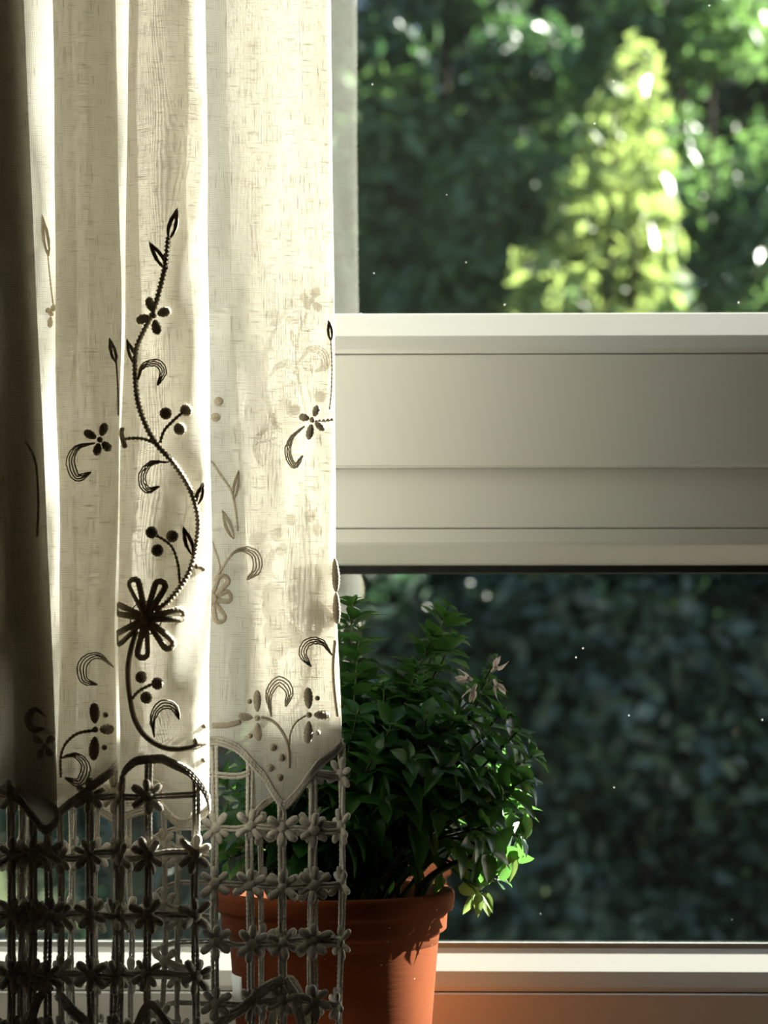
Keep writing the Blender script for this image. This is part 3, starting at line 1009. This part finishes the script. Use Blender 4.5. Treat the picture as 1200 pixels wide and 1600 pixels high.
LEAF_VF = [leaf_mesh('leaf', None, 0.27, 0.16, 0.35), leaf_mesh('leaf', None, 0.24, 0.30, 0.45), leaf_mesh('leaf', None, 0.30, 0.05, 0.22), leaf_mesh('leaf', None, 0.22, 0.42, 0.55)]
LEAF_ME = [mesh('leaf_%d' % i, v, f, M['basil']) for i, (v, f) in enumerate(LEAF_VF)]
PALE_ME = [mesh('leaf_pale_%d' % i, v, f, M['basil_pale']) for i, (v, f) in enumerate(LEAF_VF)]

leaves = []          # (matrix, size, y, variant)
def orient(pos, d, upn, size):
    y = Vector(d).normalized()
    z = Vector(upn)
    z = (z - z.dot(y) * y)
    if z.length < 1e-4: z = Vector((0.3, 0.2, 1)) - Vector((0.3, 0.2, 1)).dot(y) * y
    z.normalize()
    x = y.cross(z)
    return Matrix(((x.x * size, y.x * size, z.x * size, pos[0]), (x.y * size, y.y * size, z.y * size, pos[1]), (x.z * size, y.z * size, z.z * size, pos[2]), (0, 0, 0, 1)))

TIPS = [(548, 940, -.10), (562, 985, -.12), (530, 985, -.08), (700, 950, -.11), (680, 985, -.12), (712, 995, -.09), (650, 1045, -.13), (600, 1078, -.14), (575, 1045, -.10),
        (766, 1062, -.11), (740, 1085, -.13), (790, 1105, -.10), (812, 1140, -.12), (838, 1178, -.10), (826, 1215, -.13), (822, 1262, -.09), (812, 1305, -.12), (800, 1345, -.10),
        (770, 1330, -.15), (775, 1375, -.13), (745, 1385, -.12), (560, 1110, -.16), (615, 1125, -.17), (668, 1110, -.16), (715, 1120, -.15), (758, 1150, -.15),
        (585, 1180, -.175), (640, 1190, -.18), (695, 1195, -.18), (745, 1215, -.17), (785, 1245, -.15), (600, 1250, -.18), 
        (760, 1290, -.16), (490, 1010, -.11), (500, 1075, -.14), (455, 1060, -.12), (420, 1115, -.12), (440, 1150, -.15), (385, 1180, -.12), (400, 1230, -.15), (350, 1225, -.10),
        (345, 1290, -.12), (360, 1340, -.12), (385, 1290, -.15), (470, 1200, -.165), (520, 1150, -.165), (540, 1220, -.17), (430, 1280, -.16), (490, 1280, -.17), (560, 1290, -.175),
        (620, 1060, -.08), (660, 1080, -.07), (730, 1110, -.07), (780, 1180, -.06), (800, 1230, -.06), (560, 1080, -.06), (470, 1100, -.06), (400, 1150, -.06), (780, 1290, -.06),
        (700, 1150, -.06), (600, 1150, -.06), (500, 1180, -.06), (690, 1250, -.07), (420, 1250, -.07), (560, 1230, -.07), (740, 1240, -.07)]
stem_id = 0
for k, (tx, ty, tY) in enumerate(TIPS):
    tip = W(tx, ty, tY)
    a = rng.uniform(0, 2 * math.pi); r = 0.045 * math.sqrt(rng.uniform(0, 1))
    base = np.array([C0[0] + r * math.cos(a) * 0.8 + 0.25 * (tip[0] - C0[0]) * 0.6, C0[1] + r * math.sin(a) * 0.7, C0[2] - 0.014])
    base[0] = min(max(base[0], C0[0] - 0.055), C0[0] + 0.055)
    hgt = tip[2] - base[2]
    mid_ = base * 0.45 + tip * 0.55
    mid_[0] = base[0] + (tip[0] - base[0]) * (0.55 if hgt > 0.06 else 0.5)
    mid_[2] = base[2] + max(hgt * 0.50, 0.012 + 0.5 * hgt) + (0.012 if hgt < 0.05 else 0)
    sp_ = spline([base, mid_, tip], 0.004)
    n = len(sp_)
    rr = np.linspace(0.0017, 0.0006, n)
    link('stem', mesh('stem', *tube(sp_, rr, None, 5), M['stem']), plant)
    T = np.gradient(sp_, axis=0); T /= np.linalg.norm(T, axis=1)[:, None]
    L = n * 0.004
    pos = 0.30 * L
    ph = rng.uniform(0, math.pi)
    while pos <= L:
        i = min(int(pos / 0.004), n - 1)
        q = pos / L
        size = (0.027 * (1 - q) ** 0.5 + 0.0125) * rng.uniform(0.85, 1.18)
        if q > 0.97: size = 0.009
        t = Vector(T[i])
        a1 = t.cross(Vector((0.2, 0.9, 0.3))).normalized(); b1 = t.cross(a1).normalized()
        nl = 2 if q < 0.93 else 4
        for m_ in range(nl):
            an = ph + m_ * 2 * math.pi / nl
            rad = a1 * math.cos(an) + b1 * math.sin(an)
            lift = 0.55 * q + rng.uniform(-0.15, 0.3)
            d = rad + t * lift + Vector((0, 0, -0.30 * (1 - q)))
            out = Vector(sp_[i]) - Vector((C0[0], C0[1], C0[2] + 0.02))
            upn = t * 0.8 + Vector((0, 0, 0.7)) + Vector(rng.normal(0, .25, 3))
            p = np.array(sp_[i])
            tipw = p + np.array(d.normalized()) * size
            lim_back = -0.012
            if tipw[2] > zpx(875, 0): continue
            if tipw[1] > lim_back: continue
            fx, fy = to_px(tipw)
            if fx < 545 and tipw[1] < -0.182: continue
            if tipw[1] < -0.205: continue
            # keep leaves out of the pot wall
            rad_p = math.hypot(tipw[0] - C0[0], tipw[1] - C0[1])
            if tipw[2] < C0[2] + 0.002 and rad_p > 0.055: continue
            if p[2] < C0[2] + 0.003: continue
            bx_, by_ = to_px(p)
            if 585 < bx_ < 725 and by_ > 1275 and p[1] < -0.08 and rng.random() < 0.85: continue
            leaves.append((orient(p, d, upn, size), size, p[1], int(rng.integers(0, 4))))
        pos += 0.0105 * (1 - 0.45 * q)
        ph += math.pi / 2 + rng.uniform(-.2, .2)
# nearest 290 leaves singly, the rest as one mass
def vis_key(l):
    m = l[0]
    px, py = to_px(np.array(m.translation))
    return l[2] - (0.03 if px > 525 else 0.0) - l[1] * 1.5 - 0.02 * (abs(px - 640) / 200)
leaves.sort(key=vis_key)
for m, size, y, var in leaves[:288]:
    link('leaf', LEAF_ME[var], plant, m)
VV, FF = [], []
base_n = 0
for m, size, y, var in leaves[288:]:
    v, f = LEAF_VF[var]
    A = np.array(m)
    vv = np.asarray(v) @ A[:3, :3].T + A[:3, 3]
    VV += [tuple(q) for q in vv]
    FF += [tuple(i + base_n for i in q) for q in f]
    base_n += len(v)
lm = link('leaf_mass', mesh('leaf_mass', VV, FF, M['basil']), plant)
lm['kind'] = 'stuff'
print('LEAVES', len(leaves))

# flower spike with white two-lipped blossoms
def blossom(pos, d, size):
    root = link('blossom', mesh('blossom_tube', *tube(np.array([pos, np.array(pos) + np.array(d) * size * 0.35, np.array(pos) + np.array(d) * size * 0.6]), np.array([.0009, .0013, .002]), None, 6), M['petal']), plant)
    dd = Vector(d).normalized()
    for k, (an, tilt, ln) in enumerate(((0, 0.9, .75), (35, 0.7, .7), (-35, 0.7, .7), (180, 0.6, 0.9))):
        a1 = dd.cross(Vector((0, 1, 0.1))).normalized()
        b1 = Quaternion(dd, math.radians(an)) @ a1
        dv = (dd + b1 * tilt).normalized()
        link('petal', PETW, root, orient(np.array(pos) + np.array(d) * size * 0.5, dv, b1 - dd * 0.4, size * ln))
    return root
pvv, pff = leaf_mesh('petal', None, 0.36, 0.25, 0.3)
PETW = mesh('blossom_petal', pvv, pff, M['petal'])
spike = [W(752, 1078, -.13), W(758, 1060, -.133), W(768, 1042, -.135), W(775, 1028, -.135)]
link('stem', mesh('stem', *tube(spline(spike, 0.003), 0.0012, None, 5), M['stem']), plant)
for (x, y, dx, dz) in ((738, 1062, -0.7, 0.25), (744, 1070, -0.45, -0.7), (768, 1050, .55, 0.6), (772, 1062, .35, -.75)):
    blossom(W(x, y, -.14), (dx * .8, -0.45, dz * .8), 0.0115)
for k in range(16):
    q = k / 15
    p = spline(spike, 0.002); p = p[int(q * (len(p) - 1))]
    an = k * 2.4
    link('leaf', LEAF_ME[k % 4], plant, orient(p, (math.cos(an), math.sin(an) * .8, 0.8), (0, 0, 1), 0.0085 - 0.002 * q))
# tight bud head
bp = W(657, 1082, -.165)
for k in range(14):
    an = k * 2.4; el = 0.3 + 0.08 * k
    link('leaf', LEAF_ME[k % 4], plant, orient(bp + np.array([0, 0, 0.0006 * k]), (math.cos(an), math.sin(an), el), (0, 0, 1), 0.0085 - 0.0002 * k))
# pale and yellow leaves by the rim, and a wilted hanging sprig
for (x, y, Y, dx, dy, dz, s) in ((712, 1385, -.12, .9, -.2, -.25, .018), (742, 1392, -.135, .25, -.2, -1, .016), (752, 1394, -.135, .7, -.2, -.8, .014), (738, 1398, -.13, -.35, -.2, -1, .013),
                                 (757, 1400, -.13, .25, -.3, -1, .013), (690, 1365, -.13, -.2, -.4, -.7, .014), (640, 1372, -.13, .2, -.4, .8, .012), (628, 1380, -.14, -.4, -.4, .7, .011),
                                 (706, 1342, -.14, .5, -.4, -.5, .017), (652, 1352, -.14, .1, -.5, -.9, .014), (797, 1335, -.12, .1, -.3, -1, .017), (668, 1300, -.16, .4, -.4, -.8, .016),
                                 (730, 1338, -.15, -.3, -.5, -.8, .013), (815, 1200, -.12, .2, -.3, -1, .018), (818, 1270, -.12, .15, -.3, -1, .017), (775, 1230, -.15, -.5, -.5, -.6, .015)):
    link('leaf', PALE_ME[int(rng.integers(0, 4))], plant, orient(W(x, y, Y), (dx, dy, dz), (0.4, -0.8, 0.4), s))
P = spline([W(700, 1350, -.125), W(728, 1378, -.13), W(745, 1396, -.13), W(738, 1424, -.13)], 0.003)
link('stem', mesh('stem', *tube(P, np.linspace(.0011, .0006, len(P)), None, 5), M['basil_pale']), plant)
# thicker woody stems seen against the light above the rim
for pts in (((575, 1398, -.13), (618, 1345, -.15), (652, 1290, -.15), (676, 1235, -.14)), ((650, 1392, -.14), (685, 1362, -.15), (735, 1340, -.14), (775, 1325, -.12)), ((600, 1398, -.12), (590, 1330, -.12), (585, 1260, -.11), (575, 1170, -.10))):
    P = spline([W(*q) for q in pts], 0.003)
    P[0][2] = min(P[0][2], C0[2] - 0.006)
    link('stem', mesh('stem', *tube(P, np.linspace(.0026, .0014, len(P)), None, 7), M['stem']), plant)

# ------------------------------------------------------------------ the garden outside
GZ = -0.35
gv, gf = [], []
gx, gy = np.linspace(-14, 16, 41), np.linspace(0.3, 24, 33)
for j, yv in enumerate(gy):
    for i, xv in enumerate(gx):
        gv.append((xv, yv, GZ + 0.10 * math.sin(xv * 0.8) * math.sin(yv * 0.6) * (1 if 0 < j else 0)))
for j in range(len(gy) - 1):
    for i in range(len(gx) - 1):
        a = j * len(gx) + i
        gf.append((a, a + 1, a + len(gx) + 1, a + len(gx)))
tag(link('ground', mesh('ground', gv, gf, M['ground'])), 'shaded earth of the garden outside', 'ground', kind='structure')

def leaf_cloud(clumps, n, size, r, shell=0.55):
    """diamond leaves with a fold, scattered in ellipsoid clumps (centre, radii)"""
    c = np.array([q[0] for q in clumps]); rd = np.array([q[1] for q in clumps])
    vol = np.prod(rd, 1) ** (2 / 3.)
    k = r.choice(len(clumps), n, p=vol / vol.sum())
    d = r.normal(size=(n, 3)); d /= np.linalg.norm(d, axis=1)[:, None]
    rad = shell + (1 - shell) * r.random(n) ** 0.7
    p = c[k] + d * rd[k] * (rad * r.uniform(0.85, 1.12, n))[:, None]
    nrm = d * 0.7 + r.normal(size=(n, 3)) * 0.55 + np.array([0, 0, 0.45])
    nrm /= np.linalg.norm(nrm, axis=1)[:, None]
    ax = r.normal(size=(n, 3)) + np.array([0, 0, -0.5])
    ax -= np.sum(ax * nrm, 1)[:, None] * nrm
    ax /= np.linalg.norm(ax, axis=1)[:, None]
    sd = np.cross(nrm, ax)
    s = size * r.uniform(0.65, 1.3, n)[:, None]
    tip, bas = p + ax * s, p - ax * s * 0.8
    l_, r_ = p + sd * s * 0.5 + nrm * s * 0.16, p - sd * s * 0.5 + nrm * s * 0.16
    V = np.stack([bas, r_, tip, l_], 1).reshape(-1, 3)
    i = np.arange(n)[:, None] * 4
    Fq = np.concatenate([i + np.array([[0, 1, 2]]), i + np.array([[0, 2, 3]])], 0)
    return V, Fq

def shrub(name, label, cat, base, clumps, n, size, mat, seed, trunk_r=0.05, group=None):
    r = np.random.default_rng(seed)
    t = tag(empty(name, base), label, cat, group)
    V, Fq = leaf_cloud(clumps, n, size, r)
    o = link('foliage', fast_mesh('foliage', V, Fq, M[mat], False), t)
    o['kind'] = 'stuff'
    top = max(clumps, key=lambda q: q[0][2])[0]
    for j, cl in enumerate([max(clumps, key=lambda q: q[0][2])] + list(clumps[:3])):
        e = np.array(cl[0])
        b = np.array(base, float) + np.array([r.uniform(-.08, .08), r.uniform(-.08, .08), -0.1])
        m_ = b * 0.5 + e * 0.5 + np.array([r.uniform(-.12, .12), r.uniform(-.1, .1), 0.1])
        P = spline([b, m_, e], 0.15)
        link('trunk' if j == 0 else 'branch', mesh('trunk_wood', *tube(P, np.linspace(trunk_r, trunk_r * .35, len(P)) * (1 if j == 0 else .6), None, 7, True, (0.3, 1, 0.1)), M['bark']), t)
    return t

def clump_column(x, y, z0, z1, rx, ry, n, r, rr=(0.35, 0.6)):
    out = []
    for i in range(n):
        z = z0 + (z1 - z0) * (i + r.random()) / n
        q = (z - z0) / (z1 - z0)
        k = (1 - 0.45 * q)
        s = r.uniform(*rr)
        out.append(((x + r.uniform(-1, 1) * rx * k, y + r.uniform(-1, 1) * ry * k, z), (s, s, s * r.uniform(.6, .95))))
    return out

R3 = np.random.default_rng(5)
# tall trees that close the view
specs = [
    (-4.2, 9.6, 5.6, 'tall dark tree beyond the far end of the curtain', 'fol_dark'),
    (-2.3, 9.3, 5.4, 'tall mid-green tree seen just beside the curtain edge', 'fol_mid'),
    (-0.75, 9.0, 5.8, 'tall blue-green tree in the middle of the upper pane', 'fol_dark'),
    (0.75, 9.4, 5.5, 'tall dark tree behind the yellow-green sapling', 'fol_dark'),
    (2.1, 9.6, 5.4, 'tall leafy tree at the far side of the sapling', 'fol_mid'),
    (3.6, 10.4, 4.6, 'broad tree past the edge of the sapling thicket', 'fol_dark')]
for i, (x, y, h, lab, mt) in enumerate(specs):
    cl = clump_column(x, y, GZ + 0.7, h + 1.6, 0.95, 0.7, 42, R3, (0.38, 0.68))
    shrub('garden_tree', lab, 'tree', (x, y, GZ), cl, 19000, 0.055, mt, 20 + i, 0.09, 'trees closing the view')
for i, (x, lab) in enumerate(((-9.6, 'far tree at the garden end behind the curtain'), (-7.3, 'far tree second from the garden end behind the curtain'), (-5.0, 'far tree filling the gap at the curtain side'), (-2.9, 'far tree behind the mid-green tree'), (-1.0, 'far tree filling the gaps in the middle of the view'), (0.9, 'far tree filling the gaps behind the sapling'), (2.9, 'far tree filling the gap past the sapling'))):
    cl = clump_column(x, 12.6, GZ + 0.6, 9.0, 1.3, 0.7, 46, R3, (0.6, 0.95))
    shrub('garden_tree', lab, 'tree', (x, 12.6, GZ), cl, 24000, 0.085, 'fol_dark', 120 + i, 0.12, 'far trees')
# mid shrubs, upper left of the pane
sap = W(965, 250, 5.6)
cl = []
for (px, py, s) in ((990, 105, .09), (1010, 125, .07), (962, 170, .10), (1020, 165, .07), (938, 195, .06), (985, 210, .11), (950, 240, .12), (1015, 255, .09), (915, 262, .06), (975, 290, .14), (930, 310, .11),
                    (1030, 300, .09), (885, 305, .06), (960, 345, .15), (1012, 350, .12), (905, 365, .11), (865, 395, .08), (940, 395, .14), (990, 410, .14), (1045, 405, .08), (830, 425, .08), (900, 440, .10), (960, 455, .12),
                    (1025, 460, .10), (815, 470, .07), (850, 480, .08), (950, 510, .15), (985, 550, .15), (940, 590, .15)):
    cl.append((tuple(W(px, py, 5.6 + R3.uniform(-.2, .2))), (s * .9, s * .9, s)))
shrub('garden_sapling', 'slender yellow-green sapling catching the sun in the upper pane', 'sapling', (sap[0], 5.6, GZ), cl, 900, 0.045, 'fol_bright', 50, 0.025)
for i, (px, py, Y, s, n, mt, lab) in enumerate((
        (640, 300, 7.6, .55, 4200, 'fol_mid', 'soft green shrub nearest the curtain edge in the upper pane'),
        (720, 120, 7.9, .5, 3400, 'fol_dark', 'dark shrub left of the sapling top'),
        (800, 420, 7.2, .42, 3000, 'fol_mid', 'green shrub crown just above the wide window rail'),
        (1090, 330, 6.6, .34, 2200, 'fol_mid', 'leafy shrub on the far side of the sapling'),
        (1060, 60, 7.4, .40, 2400, 'fol_mid', 'green branch clump above the sapling'))):
    c = W(px, py, Y)
    cl = [((c[0] + R3.uniform(-.8, .8) * s, c[1] + R3.uniform(-.4, .4) * s, c[2] + R3.uniform(-.9, .7) * s), (s * .5, s * .45, s * .42)) for _ in range(9)]
    cl += [((c[0] + R3.uniform(-.3, .3) * s, c[1], GZ + (c[2] - GZ) * q), (s * .45, s * .45, s * .5)) for q in (0.55, 0.72, 0.86)]
    shrub('garden_shrub', lab, 'shrub', (c[0], c[1], GZ), cl, n, 0.045, mt, 60 + i, 0.035)
# low dark undergrowth filling the lower pane
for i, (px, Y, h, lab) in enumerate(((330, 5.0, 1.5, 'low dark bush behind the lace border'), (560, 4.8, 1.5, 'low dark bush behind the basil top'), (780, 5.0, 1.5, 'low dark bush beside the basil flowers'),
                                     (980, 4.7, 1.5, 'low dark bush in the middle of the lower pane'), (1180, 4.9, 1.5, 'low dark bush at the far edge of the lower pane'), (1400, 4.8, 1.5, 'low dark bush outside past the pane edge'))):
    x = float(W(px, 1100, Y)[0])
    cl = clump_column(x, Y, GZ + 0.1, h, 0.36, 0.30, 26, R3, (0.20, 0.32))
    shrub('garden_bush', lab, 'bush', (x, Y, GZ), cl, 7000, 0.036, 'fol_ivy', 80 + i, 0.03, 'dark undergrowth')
# unseen bushes added at the side to keep the low sun off the undergrowth
for i, (x, y, h) in enumerate(((3.2, 5.6, 2.9), (4.4, 7.4, 3.0), (3.0, 7.8, 3.2))):
    cl = clump_column(x, y, GZ + 0.2, h, 0.55, 0.55, 22, R3, (0.3, 0.5))
    shrub('garden_bush', ['added shade bush nearest the house', 'added shade bush furthest out of view', 'added shade bush behind the undergrowth'][i], 'bush', (x, y, GZ), cl, 8000, 0.05, 'fol_dark', 95 + i, 0.04, 'added shade bushes')
